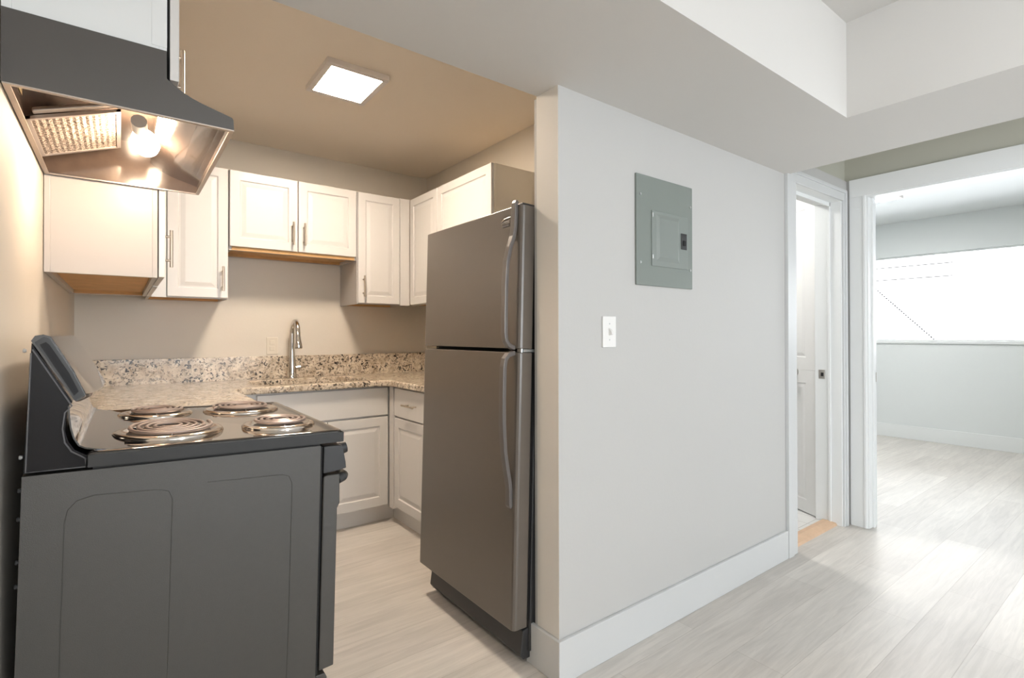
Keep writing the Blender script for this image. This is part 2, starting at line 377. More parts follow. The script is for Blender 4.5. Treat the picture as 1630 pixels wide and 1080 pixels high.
# bedroom shell
add('wall_bedroom_left', box(3.95, 7.3, 3.2, 3.3, 0, 2.55), M_bwall)
add('wall_bedroom_near', box(3.86, 3.95, 3.1, 3.3, 0, 2.55), M_bwall)
add('wall_bedroom_right', box(3.80, 7.3, -1.3, -1.2, 0, 2.55), M_bwall)
add('ceiling_bedroom', box(3.80, 7.3, -1.3, 3.3, 2.50, 2.56), M_bwall)
WY0, WY1, WZ0, WZ1 = -.5, 2.9, 1.12, 2.105
w = MB().box(7.2, 7.32, -1.2, 3.2, 0, WZ0).box(7.2, 7.32, -1.2, 3.2, WZ1, 2.5).box(7.2, 7.32, -1.2, WY0, WZ0, WZ1).box(7.2, 7.32, WY1, 3.2, WZ0, WZ1)
add('wall_bedroom_window', w, M_bwall)
w = MB()
for a, b in ((WZ0, WZ0+.02), (WZ1-.02, WZ1)): w.box(7.24, 7.28, WY0, WY1, a, b)
for y in (WY0, .80, WY1-.035): w.box(7.24, 7.28, y, y+.035, WZ0, WZ1)
w.box(7.18, 7.24, WY0-.02, WY1+.02, WZ0-.025, WZ0+.004)
wf = struct(w.build('window_1', M_white_lifted, bevel=.002)); box(7.258, 7.262, WY0+.03, WY1-.03, WZ0+.03, WZ1-.03).build('pane', M_glass, wf)
# closet door leaf seen through the bathroom doorway
def face_panel(mb, w, h, Fm, ins=.052, th=.019, deep=.006, w2=.034, hole=True):
    """raised-panel slab; Fm(u, v, n): u across, v up, n outward (0 = front face)"""
    def loop(i, n, iv=None):
        iv = i if iv is None else iv
        return [Fm(i, iv, n), Fm(w-i, iv, n), Fm(w-i, h-iv, n), Fm(i, h-iv, n)]
    L = [loop(0, -th), loop(0, -.002), loop(.002, 0)]
    if hole: L += [loop(ins, 0), loop(ins+.005, -deep), loop(ins+.012, -deep), loop(ins+w2, -.001)]
    mb.rings(L, True, True)
    return mb
hinge = Vector((3.603, 1.476, .012)); dr = Vector((.43, .90, 0)).normalized(); nn = Vector((-dr.y, dr.x, 0))
def fm_leaf(u, v, n, z0): 
    p = hinge+dr*u+nn*n; return (p.x, p.y, z0+v)
leaf = MB()
leaf.prism([(0, 0), (.50, 0), (.50, -.035), (0, -.035)], lambda p: fm_leaf(p[0], 0, p[1]-.007, .012), lambda p: fm_leaf(p[0], 2.11, p[1]-.007, .012))
for z0, h in ((.012, .95), (.962, 1.16)):
    face_panel(leaf, .50, h, lambda u, v, n, z0=z0: fm_leaf(u, v, n, z0), .085, .007, .005, .03)
lf = struct(leaf.build('door_1', M_door)); 
kb = hinge+dr*.175+nn*.0
MB().lathe([(.026, 0), (.026, .004), (.011, .008), (.010, .028), (.022, .034), (.027, .046), (.022, .058), (.008, .062)], (0, 0, 0), 'x', 20).bm.free()
k = MB().lathe([(.026, 0), (.026, .004), (.011, .008), (.010, .028), (.022, .034), (.027, .046), (.022, .058), (.008, .062)], (0, 0, 0), 'x', 20)
bmesh.ops.rotate(k.bm, verts=k.bm.verts, cent=(0, 0, 0), matrix=Matrix.Rotation(math.atan2(nn.y, nn.x), 3, 'Z'))
bmesh.ops.translate(k.bm, verts=k.bm.verts, vec=(kb.x, kb.y, .945))
k.build('door_knob', M_steel, lf, smooth=True)

# ceiling lights
def ceiling_light(x0, x1, y0, y1, zc, m, label, group=None):
    t = thing('ceiling_light', label, 'light', ((x0+x1)/2, (y0+y1)/2, zc-.03), group)
    f = MB(); e = .028; z = zc-.026
    f.box(x0, x1, y0, y0+e, z, zc).box(x0, x1, y1-e, y1, z, zc).box(x0, x0+e, y0+e, y1-e, z, zc).box(x1-e, x1, y0+e, y1-e, z, zc)
    f.build('frame', M_lampframe, t, bevel=.002)
    box(x0+e, x1-e, y0+e, y1-e, z+.001, z+.012).build('diffuser', m, t)
    return t
ceiling_light(.741, 1.04, 2.345, 2.69, ZK, M_klight, 'square white flush light glowing on the kitchen ceiling')
ceiling_light(.9, 1.25, -.70, -.35, ZC, M_llight, 'square white flush light on the living room ceiling')
ceiling_light(5.50, 5.84, 1.62, 1.96, 2.50, M_bedlight, 'square white flush light on the bedroom ceiling')
ceiling_light(3.1, 3.4, 2.0, 2.3, 2.44, M_bathlight, 'square white flush light on the bathroom ceiling')

# ------------------------------------------------------------------ cabinets
def pull(name_parent, p, along, out, length=.15, r=.006):
    """bar pull centred on p (a point on the door face)"""
    p, a, o = Vector(p), Vector(along), Vector(out)
    m = MB(); c = p+o*.034
    m.tube([c-a*length/2, c+a*length/2], r, 14)
    for s in (-.32, .32): m.tube([p+a*length*s, c+a*length*s], r*.75, 10)
    return m.build('handle', M_nickel, name_parent, smooth=True)
def door_y(parent, x0, x1, z0, z1, y, name='door', ins=.052, hole=True):     # faces -y
    m = face_panel(MB(), x1-x0, z1-z0, lambda u, v, n: (x0+u, y-n, z0+v), ins=ins, hole=hole)
    return m.build(name, M_cab, parent)
def door_x(parent, y0, y1, z0, z1, x, s, name='door', ins=.052, hole=True):  # faces s*x
    m = face_panel(MB(), y1-y0, z1-z0, lambda u, v, n: (x+s*n, y0+u, z0+v), ins=ins, hole=hole)
    return m.build(name, M_cab, parent)
DX, DZ, NY = (1, 0, 0), (0, 0, 1), (0, -1, 0)
ZT, ZB = 2.168, 1.41
def cab_body(parent, x0, x1, y0, y1, z0, z1, m=None, rec=.018, t=.016, under=True):
    b = MB(); b.box(x0, x0+t, y0, y1, z0, z1).box(x1-t, x1, y0, y1, z0, z1).box(x0+t, x1-t, y0, y0+t, z0, z1).box(x0+t, x1-t, y1-t, y1, z0, z1).box(x0+t, x1-t, y0+t, y1-t, z1-t, z1)
    b.build('carcass', m or M_cab_dimmed, parent, bevel=.001)
    u = MB(); u.box(x0+t, x1-t, y0+t, y1-t, z0+rec, z0+rec+.01)
    if under:
        u.box(x0+t, x1-t, y1-t-.03, y1-t, z0+.003, z0+rec)
        u.box(x0+t, x1-t, y0+t, y0+t+.012, z0+.004, z0+rec)
    u.build('underside', M_wood, parent)

# cabinet above the range hood
c = thing('wall_cabinet', 'short white wall cabinet directly above the black range hood', 'cabinet', (-.05, 1.88, 1.893))
cab_body(c, XL+.002, .089, 1.505, 2.262, 1.893, ZT, M_white_lifted)
box(.0885-.03, .0892, 1.5035, 1.505, 1.9, ZT).build('edge_stile', M_white_lifted, c)
for a, b, hy in ((1.506, 1.881, 1.845), (1.885, 2.260, 1.921)):
    d = door_x(c, a, b, 1.826, ZT, .1145, 1, ins=.045); pull(d, (.1145, hy, 1.995), DZ, DX, .14)
# left wall cabinet
c = thing('wall_cabinet', 'white wall cabinet on the left wall with its plain side facing the range', 'cabinet', (-.05, 2.8, ZB))
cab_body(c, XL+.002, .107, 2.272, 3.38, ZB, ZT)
d = door_x(c, 2.274, 2.70, ZB+.004, ZT, .130, 1); pull(d, (.130, 2.50, 1.552), DZ, DX, .15)
box(.109, .128, 2.705, 3.372, ZB, ZT).build('filler_panel', M_cab, c, bevel=.001)
# back wall, tall, left of the sink
YF = 3.39
c = thing('wall_cabinet', 'narrow tall white wall cabinet with one door, left of the sink', 'cabinet', (.3, 3.55, ZB))
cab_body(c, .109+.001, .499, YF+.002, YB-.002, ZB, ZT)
box(.132, .198, YF-.012, YF+.002, ZB, ZT).build('filler_panel', M_cab, c)
d = door_y(c, .202, .496, ZB+.006, ZT-.002, YF-.018, ins=.05); pull(d, (.468, YF-.018, 1.525), DZ, NY, .14)
# above the sink
c = thing('wall_cabinet', 'short white two-door wall cabinet above the sink', 'cabinet', (.88, 3.55, 1.70))
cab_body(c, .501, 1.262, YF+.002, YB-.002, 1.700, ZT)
for a, b, hx in ((.505, .881, .850), (.887, 1.255, .918)):
    d = door_y(c, a, b, 1.722, ZT-.002, YF-.018); pull(d, (hx, YF-.018, 1.83), DZ, NY, .14)
box(.517, 1.246, YF-.004, YF+.002, 1.701, 1.722).build('bottom_rail', M_wood, c)
# right of the sink
c = thing('wall_cabinet', 'narrow tall white wall cabinet with one door, right of the sink', 'cabinet', (1.43, 3.55, ZB))
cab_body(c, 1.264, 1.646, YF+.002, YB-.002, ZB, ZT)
box(1.573, 1.647, YF-.012, YF+.002, ZB, ZT).build('filler_panel', M_cab, c)
d = door_y(c, 1.270, 1.568, ZB+.006, ZT-.004, YF-.018, ins=.05); pull(d, (1.302, YF-.018, 1.53), DZ, NY, .14)
# right wall
c = thing('wall_cabinet', 'tall white wall cabinet on the right wall, in the corner beside the fridge top', 'cabinet', (1.8, 3.2, ZB))
cab_body(c, 1.668, XR-.002, 2.980, 3.389, ZB, ZT)
door_x(c, 2.983, 3.374, ZB+.006, ZT-.002, 1.648, -1, ins=.05)
c = thing('wall_cabinet', 'white wall cabinet above the black refrigerator with its shaded end panel exposed', 'cabinet', (1.8, 2.65, 1.76))
cab_body(c, 1.668, XR-.002, 2.358, 2.977, 1.76, ZT, M_cab_lifted)
door_x(c, 2.360, 2.975, 1.765, ZT-.002, 1.648, -1)

# base cabinets
TK = 3.184
c = thing('base_cabinet', 'white sink base cabinet with a plain false front under the sink', 'cabinet', (.95, 3.4, 0))
b = MB(); b.box(.45, .468, 3.134, 3.69, .10, .873).box(1.37, 1.388, 3.134, 3.69, .10, .873).box(.468, 1.37, 3.134, 3.152, .10, .873).box(.468, 1.37, 3.672, 3.69, .10, .873).box(.468, 1.37, 3.152, 3.672, .10, .118); b.build('carcass', M_cab, c)
box(.45, 1.436, TK, TK+.012, 0, .10).build('toe_kick', M_cab, c)
door_y(c, .60, 1.366, .692, .866, 3.112, 'false_front', hole=False)
for a, b2 in ((.60, .981), (.985, 1.366)): door_y(c, a, b2, .118, .680, 3.112, ins=.056)
c = thing('base_cabinet', 'white base cabinet with a drawer and door on the right wall beside the refrigerator', 'cabinet', (1.7, 2.85, 0))
box(1.402, XR-.002, 2.46, 3.132, .10, .873).build('carcass', M_cab, c)
box(1.437, 1.449, 2.46, TK-.002, 0, .10).build('toe_kick', M_cab, c)
box(1.374, 1.402, 3.056, 3.110, .10, .873).build('filler_panel', M_cab, c)
dw = door_x(c, 2.62, 3.048, .690, .866, 1.380, -1, 'drawer', hole=False); pull(dw, (1.380, 2.80, .776), (0, 1, 0), (-1, 0, 0), .15)
door_x(c, 2.62, 3.048, .118, .680, 1.380, -1, ins=.056)
c = thing('base_cabinet', 'white base cabinet behind the range in the left corner under the granite', 'cabinet', (.1, 3, 0))
box(XL+.002, .445, 2.29, 3.69, .10, .873).build('carcass', M_cab, c)
box(XL+.002, .38, 2.30, 3.69, 0, .10).build('toe_kick', M_cab, c)

# countertop with the sink cut-out, three runs in one slab
def rounded(x0, x1, y0, y1, r, n=6):
    pts = []
    for cx, cy, a0 in ((x1-r, y1-r, 0), (x0+r, y1-r, PI/2), (x0+r, y0+r, PI), (x1-r, y0+r, 1.5*PI)):
        for i in range(n+1): a = a0+i*PI/2/n; pts.append((cx+r*math.cos(a), cy+r*math.sin(a)))
    return pts
def arc(cx, cy, r, a0, a1, n=6): return [(cx+r*math.cos(a0+(a1-a0)*i/n), cy+r*math.sin(a0+(a1-a0)*i/n)) for i in range(n+1)]
ct = bmesh.new()
outer = [(XL+.002, YB-.022), (XL+.002, 2.285), (.478, 2.285), (.478, 3.02)] 
outer += arc(.538, 3.02, .06, PI, PI/2)[1:]
outer += arc(1.29, 3.02, .06, PI/2, 0)[0:]
outer += [(1.35, 2.46), (XR-.022, 2.46), (XR-.022, YB-.022)]
hole = rounded(.62, 1.27, 3.165, 3.56, .09)
vo = [ct.verts.new((*p, .915)) for p in outer]; vh = [ct.verts.new((*p, .915)) for p in hole]
eo = [ct.edges.new((vo[i], vo[(i+1) % len(vo)])) for i in range(len(vo))]; eh = [ct.edges.new((vh[i], vh[(i+1) % len(vh)])) for i in range(len(vh))]
res = bmesh.ops.triangle_fill(ct, use_beauty=True, use_dissolve=False, edges=eo+eh)
top = list(ct.faces)
ex = bmesh.ops.extrude_face_region(ct, geom=top)
bmesh.ops.translate(ct, verts=[g for g in ex['geom'] if isinstance(g, bmesh.types.BMVert)], vec=(0, 0, -.038))
mb = MB(); mb.bm.free(); mb.bm = ct
root = thing('countertop', 'speckled cream and black granite countertop with backsplash running round the kitchen corner', 'countertop', (.9, 3.3, .877))
mb.build('slab', M_granite, root, bevel=.008, seg=3)
b = MB(); b.box(XL+.002, XR-.002, YB-.022, YB-.001, .877, 1.062).box(XR-.022, XR-.001, 2.46, YB-.022, .877, 1.062).box(XL+.001, XL+.022, 2.285, YB-.022, .9155, 1.062)
b.build('backsplash', M_granite, root, bevel=.002)
# sink
sk = MB(); sk.rings([[(p[0], p[1], z) for p in rounded(.62-e, 1.27+e, 3.165-e, 3.56+e, .09)] for e, z in ((.012, .876), (-.002, .876), (-.01, .80), (-.03, .72), (-.12, .705))], False, True)
sk = sk.build('sink', M_steel, smooth=True, solid=.0015); tag(sk, 'stainless steel undermount sink basin set in the granite countertop', 'sink')
MB().lathe([(.045, .7065), (.045, .709), (.03, .709), (.025, .7075)], (.945, 3.36, 0)).build('drain', M_chrome, sk, smooth=True)
# faucet
fx, fy = .915, 3.638
f = thing('faucet', 'chrome gooseneck pull-down kitchen faucet behind the sink', 'faucet', (fx, fy, .916))
MB().lathe([(.032, .916), (.032, .922), (.029, .928), (.028, .96), (.026, .99), (.0215, 1.03), (.0165, 1.08), (.0145, 1.14), (.0145, 1.17)], (fx, fy, 0)).build('body', M_chrome, f, smooth=True)
path = [(fx, fy, 1.165), (fx, fy, 1.20)]
for i in range(13):
    a = PI*i/12*.97; path.append((fx+.0, fy-.072+.072*math.cos(a), 1.215+.076*math.sin(a)))
path.append((fx, path[-1][1]-.004, 1.19))
MB().tube(path, .0145, 14).build('spout', M_chrome, f, smooth=True)
e = path[-1]
MB().tube([e, (fx, e[1]-.004, e[2]-.025), (fx, e[1]-.007, e[2]-.068), (fx, e[1]-.008, e[2]-.075)], [.0155, .0175, .025, .023], 16).build('spray_head', M_chrome, f, smooth=True)
MB().tube([(fx+.02, fy-.004, .985), (fx+.056, fy-.008, .988)], .013, 14).build('valve', M_chrome, f, smooth=True)
MB().tube([(fx+.050, fy-.010, .988), (fx+.066, fy-.02, .99), (fx+.085, fy-.045, .998)], [.0095, .008, .006], 12).build('lever', M_chrome, f, smooth=True)
# outlet
o = thing('outlet', 'ivory wall outlet plate above the backsplash beside the faucet', 'outlet', (.808, YB, 1.07))
box(.773, .843, YB-.006, YB, 1.072, 1.187).build('cover_plate', M_kplastic, o, bevel=.002)
for z in (1.098, 1.138): box(.792, .824, YB-.008, YB-.005, z, z+.028).build('receptacle', M_kplastic, o, bevel=.002)

# ------------------------------------------------------------------ range
SY0, SY1 = 1.487, 2.250
s = thing('range', 'black freestanding electric coil range against the left wall, beneath the hood', 'stove', (.15, 1.87, 0))
b = MB(); b.box(-.166, .451, SY0, SY1, .03, .8895)
for p in ([(-.095, .06), (-.095, .78), (-.09, .806), (-.075, .824), (-.045, .832), (.075, .826), (.095, .818), (.102, .80), (.103, .06)],
          [(.175, .828), (.35, .822), (.368, .815), (.376, .795), (.376, .40), (.372, .06)]):
    b.tube([(x, SY0-.0002, z) for x, z in p], .0012, 6)
b.build('body', M_blackside, s, bevel=.003)
box(.40, .458, SY0+.006, SY1-.006, .05, .885).box(-.05, .45, SY0+.004, SY1-.004, .86, .8985).build('gap_shade_filler', M_dark, s)  # near-black boxes added so the seams read as shaded gaps
# cooktop
def rr_loop(i, z, x0=-.062, x1=.508, y0=1.473, y1=2.266, r=.018):
    return [(p[0], p[1], z) for p in rounded(x0+i, x1-i, y0+i, y1-i, max(.006, r-i*.4), 4)]
def rr2(i, z):
    return [(p[0], p[1], z) for p in rounded(-.062, .508-i, 1.473+i, 2.266-i, .012, 4)]
ck = MB(); ck.rings([rr_loop(0, .898), rr_loop(0, .926), rr_loop(.002, .930), rr_loop(.006, .932), rr_loop(.014, .932), rr_loop(.019, .929), rr_loop(.026, .9255), rr_loop(.032, .925)], True, True)
ckp = ck.build('cooktop', M_enamel, s, smooth=True)
bd = MB()
bd.box(-.058, .5095, 1.4715, 1.4728, .898, .9255); bd.box(.5083, .5095, 1.4728, 2.266, .898, .9255)
bd.build('edge_band', M_enamel_band, ckp)
def burner(x, y, rc, rp, turns, tilt=2.0):
    z = .9252
    p = MB().lathe([(rp, z), (rp-.001, z+.005), (rp-.005, z+.009), (rp-.013, z+.0105), (rp-.022, z+.008), (rp-.034, z+.002), (.02, z+.001), (.001, z+.001)], (x, y, 0), n=48).build('drip_pan', M_pan, s, smooth=True)
    pts = []; n = int(turns*26)
    for i in range(n+1):
        a = 2*PI*turns*i/n; r = .018+(rc-.018)*i/n; pts.append((x+r*math.cos(a+PI*1.1), y+r*math.sin(a+PI*1.1), z+.0165))
    e = pts[-1]; dxy = Vector((e[0]-x, e[1]-y)).normalized()
    pts += [(e[0]+dxy.x*.006, e[1]+dxy.y*.006, z+.0125)]
    tt = math.tan(math.radians(tilt)); pts = [(q[0], q[1], q[2]+(q[1]-y)*tt+.002) for q in pts]
    MB().tube(pts, .0046, 8, flat=1.1, up=(0, 0, 1)).build('coil', M_coil, p, smooth=True)
    MB().lathe([(rc+.003, z+.0022), (rc+.003, z+.003), (.001, z+.003)], (x, y, 0), n=40).build('coil_gap_shade', M_coil_shade, p)  # dark disc over the chrome pan, painted shade for the coil gaps
    t = MB()
    for k in range(3):
        a = 2*PI*k/3+.5; t.box(-.001, rc+.004, -.0012, .0012, z+.004, z+.012)
        vs = t.bm.verts[:] ; t.bm.verts.ensure_lookup_table(); vs = t.bm.verts[-8:]
        bmesh.ops.rotate(t.bm, verts=vs, cent=(0, 0, 0), matrix=Matrix.Rotation(a, 3, 'Z'))
    bmesh.ops.translate(t.bm, verts=t.bm.verts, vec=(x, y, 0)); t.build('coil_support', M_chrome, p)
burner(.108, 1.712, .100, .130, 4.5, 3.5)
burner(.385, 1.690, .074, .102, 3.5)
burner(.095, 2.125, .074, .106, 3.5)
burner(.352, 2.105, .090, .122, 4.0)
# backguard
low = [(-.164, .8955), (-.158, 1.172), (-.152, 1.160), (-.088, 1.043), (-.096, 1.033), (-.099, .98), (-.093, .957), (-.082, .937), (-.066, .926), (-.059, .922), (-.059, .8955)]
y0, y1 = SY0, SY1
bg_ = MB().prism(low, lambda p: (p[0], y0, p[1]), lambda p: (p[0], y1, p[1])).build('backguard', M_sideenamel, s, bevel=.0015)
rib = MB(); rib.tube([(x, y0-.001, z) for x, z in ((-.156, 1.158), (-.089, 1.034), (-.1005, 1.020), (-.1035, .985), (-.099, .955), (-.087, .934), (-.07, .922), (-.063, .916), (-.0625, .898), (-.16, .8975), (-.158, 1.15))], .0016, 6)
rib.build('edge_bead', M_fridge_edge, bg_)
up = [(-.159, 1.176), (-.153, 1.187), (-.140, 1.190), (-.128, 1.186), (-.108, 1.150), (-.088, 1.112), (-.074, 1.078), (-.066, 1.060), (-.068, 1.053), (-.082, 1.043), (-.086, 1.047)]
def bulge(p, t):
    w_ = max(0, min(1, (1.19-p[1])/.13)); k_ = math.sin(PI*min(1, t*1.0))**.6*w_
    return (p[0]+.026*k_ if p[0] > -.13 else p[0], y0+(y1-y0)*t, p[1]-.006*k_)
cp = MB().rings([[bulge(p, t) for p in up] for t in (0, .03, .08, .16, .3, .5, .7, .84, .92, .97, 1)], True, True).build('control_panel', M_enamel, s, smooth=True)
ins = [(-.145, 1.168), (-.135, 1.174), (-.129, 1.168), (-.096, 1.108), (-.078, 1.066), (-.086, 1.057)]
MB().rings([[(x, y0-.0025, z) for x, z in l] for l in ([(-.153, 1.173), (-.139, 1.185), (-.128, 1.180), (-.088, 1.106), (-.068, 1.058), (-.083, 1.047)], ins)], False, False).build('end_cap_rim', M_enamel_band, cp, solid=.003)
MB().prism(ins, lambda p: (p[0], y0-.0015, p[1]), lambda p: (p[0], y0-.0001, p[1])).build('end_cap', M_sideenamel, cp)
# curved riser between cooktop and backguard
rs = MB(); prof = [(-.095, 1.036), (-.093, 1.01), (-.090, .985), (-.084, .962), (-.075, .945), (-.064, .9385), (-.048, .9345), (-.032, .9315), (-.012, .9275), (.006, .9258)]
for (a, b2) in zip(prof, prof[1:]): rs.quad((a[0], y0+.004, a[1]), (b2[0], y0+.004, b2[1]), (b2[0], y1-.004, b2[1]), (a[0], y1-.004, a[1]))
bmesh.ops.remove_doubles(rs.bm, verts=rs.bm.verts, dist=1e-5)
rs.build('splash_riser', M_enamel, bg_, smooth=True, solid=.003)
# front control strip, knobs, door, handle, drawer
fr = [(.459, .886), (.500, .886), (.512, .884), (.522, .836), (.524, .818), (.490, .812), (.459, .810)]
cs = MB().prism(fr, lambda p: (p[0], SY0-.002, p[1]), lambda p: (p[0], SY1+.002, p[1])).build('control_strip', M_blackplastic, s, bevel=.002)
for i, yy in enumerate((1.535, 1.64, 1.87, 2.10, 2.20)):
    kx = Vector((.516, yy, .866)); ax = Vector((1, 0, .22)).normalized(); k = MB()
    k.tube([kx-ax*.004, kx+ax*.006, kx+ax*.007, kx+ax*.022], [.024, .023, .020, .018], 24)
    kn = k.build('knob', M_blackplastic, cs, smooth=True)
    k = MB(); k.tube([kx+ax*.010+Vector((0, 0, -.019)), kx+ax*.010+Vector((0, 0, .019))], .005, 8); 
    k.build('knob_grip', M_blackplastic, kn, smooth=True)
dr_ = MB().prism([(.460, .799), (.470, .803), (.506, .803), (.508, .72), (.501, .705), (.501, .260), (.460, .257)], lambda p: (p[0], SY0-.001, p[1]), lambda p: (p[0], SY1+.001, p[1])).build('oven_door', M_blackside, s, bevel=.003)
hp = [(.505, 1.50, .785), (.520, 1.503, .790), (.528, 1.52, .789), (.530, 1.56, .787), (.531, 1.87, .785), (.530, 2.18, .787), (.528, 2.22, .789), (.520, 2.237, .790), (.505, 2.24, .785)]
MB().tube(hp, .014, 14).build('handle', M_blackplastic, dr_, smooth=True)
box(.5065, .5085, 1.60, 2.14, .40, .70).build('oven_window', M_enamel, dr_)
MB().prism([(.452, .244), (.478, .244), (.484, .232), (.484, .05), (.452, .05)], lambda p: (p[0], SY0+.002, p[1]), lambda p: (p[0], SY1-.002, p[1])).build('storage_drawer', M_blackside, s, bevel=.002)
for x, y in ((-.12, 1.53), (.40, 1.53), (-.12, 2.21), (.40, 2.21)): MB().lathe([(.018, 0), (.018, .008), (.008, .010), (.008, .032)], (x, y, 0), n=14).build('foot', M_blackplastic, s, smooth=True)
for z in (1.155, .93, .86, .80, .71, .66): MB().lathe([(.004, -.003), (.005, 0), (.003, .003)], (-.1685, SY0+.004, z), 'x', 10).build('screw', M_blackplastic if z < .9 else M_screw, s)

s.rotation_euler = (0, math.radians(1.4), 0); s.location.x -= .021; s.location.z = .006

# ------------------------------------------------------------------ range hood
hy0, hy1 = 1.502, 2.264
h = thing('range_hood', 'black under-cabinet range hood with a lit bulb, above the range', 'range hood', (.02, 1.88, 1.73))
crv = [(.088, 1.891), (.088, 1.824), (.104, 1.812), (.122, 1.800), (.142, 1.790), (.165, 1.782), (.190, 1.775), (.212, 1.769), (.229, 1.764), (.232, 1.759), (.234, 1.732)]
full = [(XL+.003, 1.734)] + [(XL+.003, 1.891)] + crv
sh = MB()
for yy in (hy0, hy1): sh.bm.faces.new([sh.bm.verts.new((x, yy, z)) for x, z in full])
for a, b2 in zip(full, full[1:]): sh.quad((a[0], hy0, a[1]), (b2[0], hy0, b2[1]), (b2[0], hy1, b2[1]), (a[0], hy1, a[1]))
bmesh.ops.remove_doubles(sh.bm, verts=sh.bm.verts, dist=1e-5)
sh.build('shell', M_hood, h, solid=.002)
# glossy liner just inside the shell
li = MB(); inn = [(XL+.006, 1.738), (XL+.006, 1.886), (.084, 1.886), (.084, 1.822), (.100, 1.809), (.120, 1.797), (.142, 1.786), (.165, 1.778), (.190, 1.771), (.212, 1.765), (.228, 1.760), (.2305, 1.736)]
for yy in (hy0+.003, hy1-.003): li.bm.faces.new([li.bm.verts.new((x, yy, z)) for x, z in inn])
for a, b2 in zip(inn, inn[1:]): li.quad((a[0], hy0+.003, a[1]), (b2[0], hy0+.003, b2[1]), (b2[0], hy1-.003, b2[1]), (a[0], hy1-.003, a[1]))
bmesh.ops.remove_doubles(li.bm, verts=li.bm.verts, dist=1e-5)
li.build('liner', M_hoodin, h, solid=.0015)
rm = MB(); z0, z1 = 1.7305, 1.7335
rm.box(XL+.004, .234, hy0-.001, hy0+.010, z0, z1).box(XL+.004, .234, hy1-.010, hy1+.001, z0, z1).box(.224, .235, hy0+.01, hy1-.01, z0, z1).box(XL+.004, XL+.016, hy0+.01, hy1-.01, z0, z1)
rm.build('bottom_rim', M_rim, h)
# filter: framed mesh pad, sloping up to the front
fz = lambda x: 1.762+(x+.19)*(1.83-1.762)/.19
fl = MB(); n = 26; grid = {}
for i in range(n+1):
    for j in range(2):
        x = -.187+.178*i/n; yv = 1.812+.322*j; grid[i, j] = fl.bm.verts.new((x, yv, fz(x)-.002*(i % 2)-.001))
for i in range(n): fl.bm.faces.new((grid[i, 0], grid[i+1, 0], grid[i+1, 1], grid[i, 1]))
ff = MB()
def slat(x0, x1, a, b2): ff.prism([(x0, fz(x0)-.006), (x1, fz(x1)-.006), (x1, fz(x1)+.003), (x0, fz(x0)+.003)], lambda p: (p[0], a, p[1]), lambda p: (p[0], b2, p[1]))
slat(-.196, -.186, 1.80, 2.146); slat(-.010, .0, 1.80, 2.146); slat(-.196, .0, 1.80, 1.813); slat(-.196, .0, 2.133, 2.146)
fo = ff.build('filter', M_rim, h)
fl.build('filter_mesh', M_filter, fo, solid=.001)
MB().prism([(-.18, fz(-.18)+.004), (.0, fz(0)+.004), (.0, fz(0)+.016), (-.18, fz(-.18)+.016)], lambda p: (p[0], 1.774, p[1]), lambda p: (p[0], 1.797, p[1])).build('filter_rail', M_rim, h, bevel=.003)
MB().tube([(.040, 1.775, 1.800), (.044, 1.835, 1.795)], .019, 18).build('lamp_socket', M_plastic, h, smooth=True)
ax = Vector((.022, .12, -.012)).normalized(); p0 = Vector((.046, 1.850, 1.793))
MB().tube([p0+ax*t for t in (-.016, 0, .02, .04, .062, .084, .104, .116, .121)], [.014, .016, .022, .030, .035, .036, .030, .017, .004], 24).build('bulb', M_bulb, h, smooth=True)
box(-.1955, -.1945, 1.69, 1.745, 1.795, 1.815).build('sticker', M_sticker, h)

# ------------------------------------------------------------------ refrigerator (leans back a little)
f = thing('refrigerator', 'tall black top-freezer refrigerator standing behind the end of the white wall', 'refrigerator', (1.14, 1.81, 0))
f0, f1 = 1.452, 2.176
D = 1.102
bx = MB(); bx.box(D+.078, 1.84, f0+.004, f1-.004, .045, 1.655); bx.build('cabinet', M_blackplastic, f, bevel=.006)
MB().box(D+.060, D+.079, f0+.012, f1-.012, .16, 1.64).build('gasket', M_dark, f)
MB().prism([(D+.045, .04), (D+.055, .125), (D+.11, .135), (D+.11, .02), (D+.06, .02)], lambda p: (p[0], f0+.012, p[1]), lambda p: (p[0], f1-.03, p[1])).build('base_grille', M_blackplastic, f, bevel=.004)
def fdoor(z0, z1, name):
    r = .016
    P_ = [(D+.062, f0), (D+r, f0)]+[(D+r-r*math.sin(a), f0+r-r*math.cos(a)) for a in (PI/6, PI/3)]+[(D, f0+r), (D, f1-r)]+[(D+r-r*math.cos(a), f1-r+r*math.sin(a)) for a in (PI/6, PI/3)]+[(D+r, f1), (D+.062, f1)]
    return MB().prism(P_, lambda p: (p[0], p[1], z0), lambda p: (p[0], p[1], z1)).build(name, M_fridge, f, bevel=.003)
dt = fdoor(1.146, 1.668, 'freezer_door'); db = fdoor(.142, 1.132, 'fridge_door')
def fhandle(par, pts):
    m = MB(); R = []
    n = len(pts)
    for i, (z, o_) in enumerate(pts):
        a = pts[max(i-1, 0)]; c_ = pts[min(i+1, n-1)]; t = Vector((-(c_[1]-a[1]), 0, c_[0]-a[0])).normalized(); nr = Vector((-t.z, 0, t.x))
        c0 = Vector((D-o_*.70, 1.482, z)); hw, ht = .0125, .008
        R.append([c0+Vector((0, sy*hw*q, 0))+nr*sn*ht*(q2) for sy, sn, q, q2 in ((-1, -1, 1, 1), (-1, 1, .85, 1), (1, 1, .85, 1), (1, -1, 1, 1))])
    m.rings(R, True, True)
    return m.build('handle', M_fhandle, par, bevel=.003, smooth=False)
fhandle(dt, [(1.682, .004), (1.672, .012), (1.63, .012), (1.585, .014), (1.55, .022), (1.51, .042), (1.46, .058), (1.38, .064), (1.28, .064), (1.20, .062), (1.175, .056), (1.158, .038), (1.150, .012), (1.149, .001)])
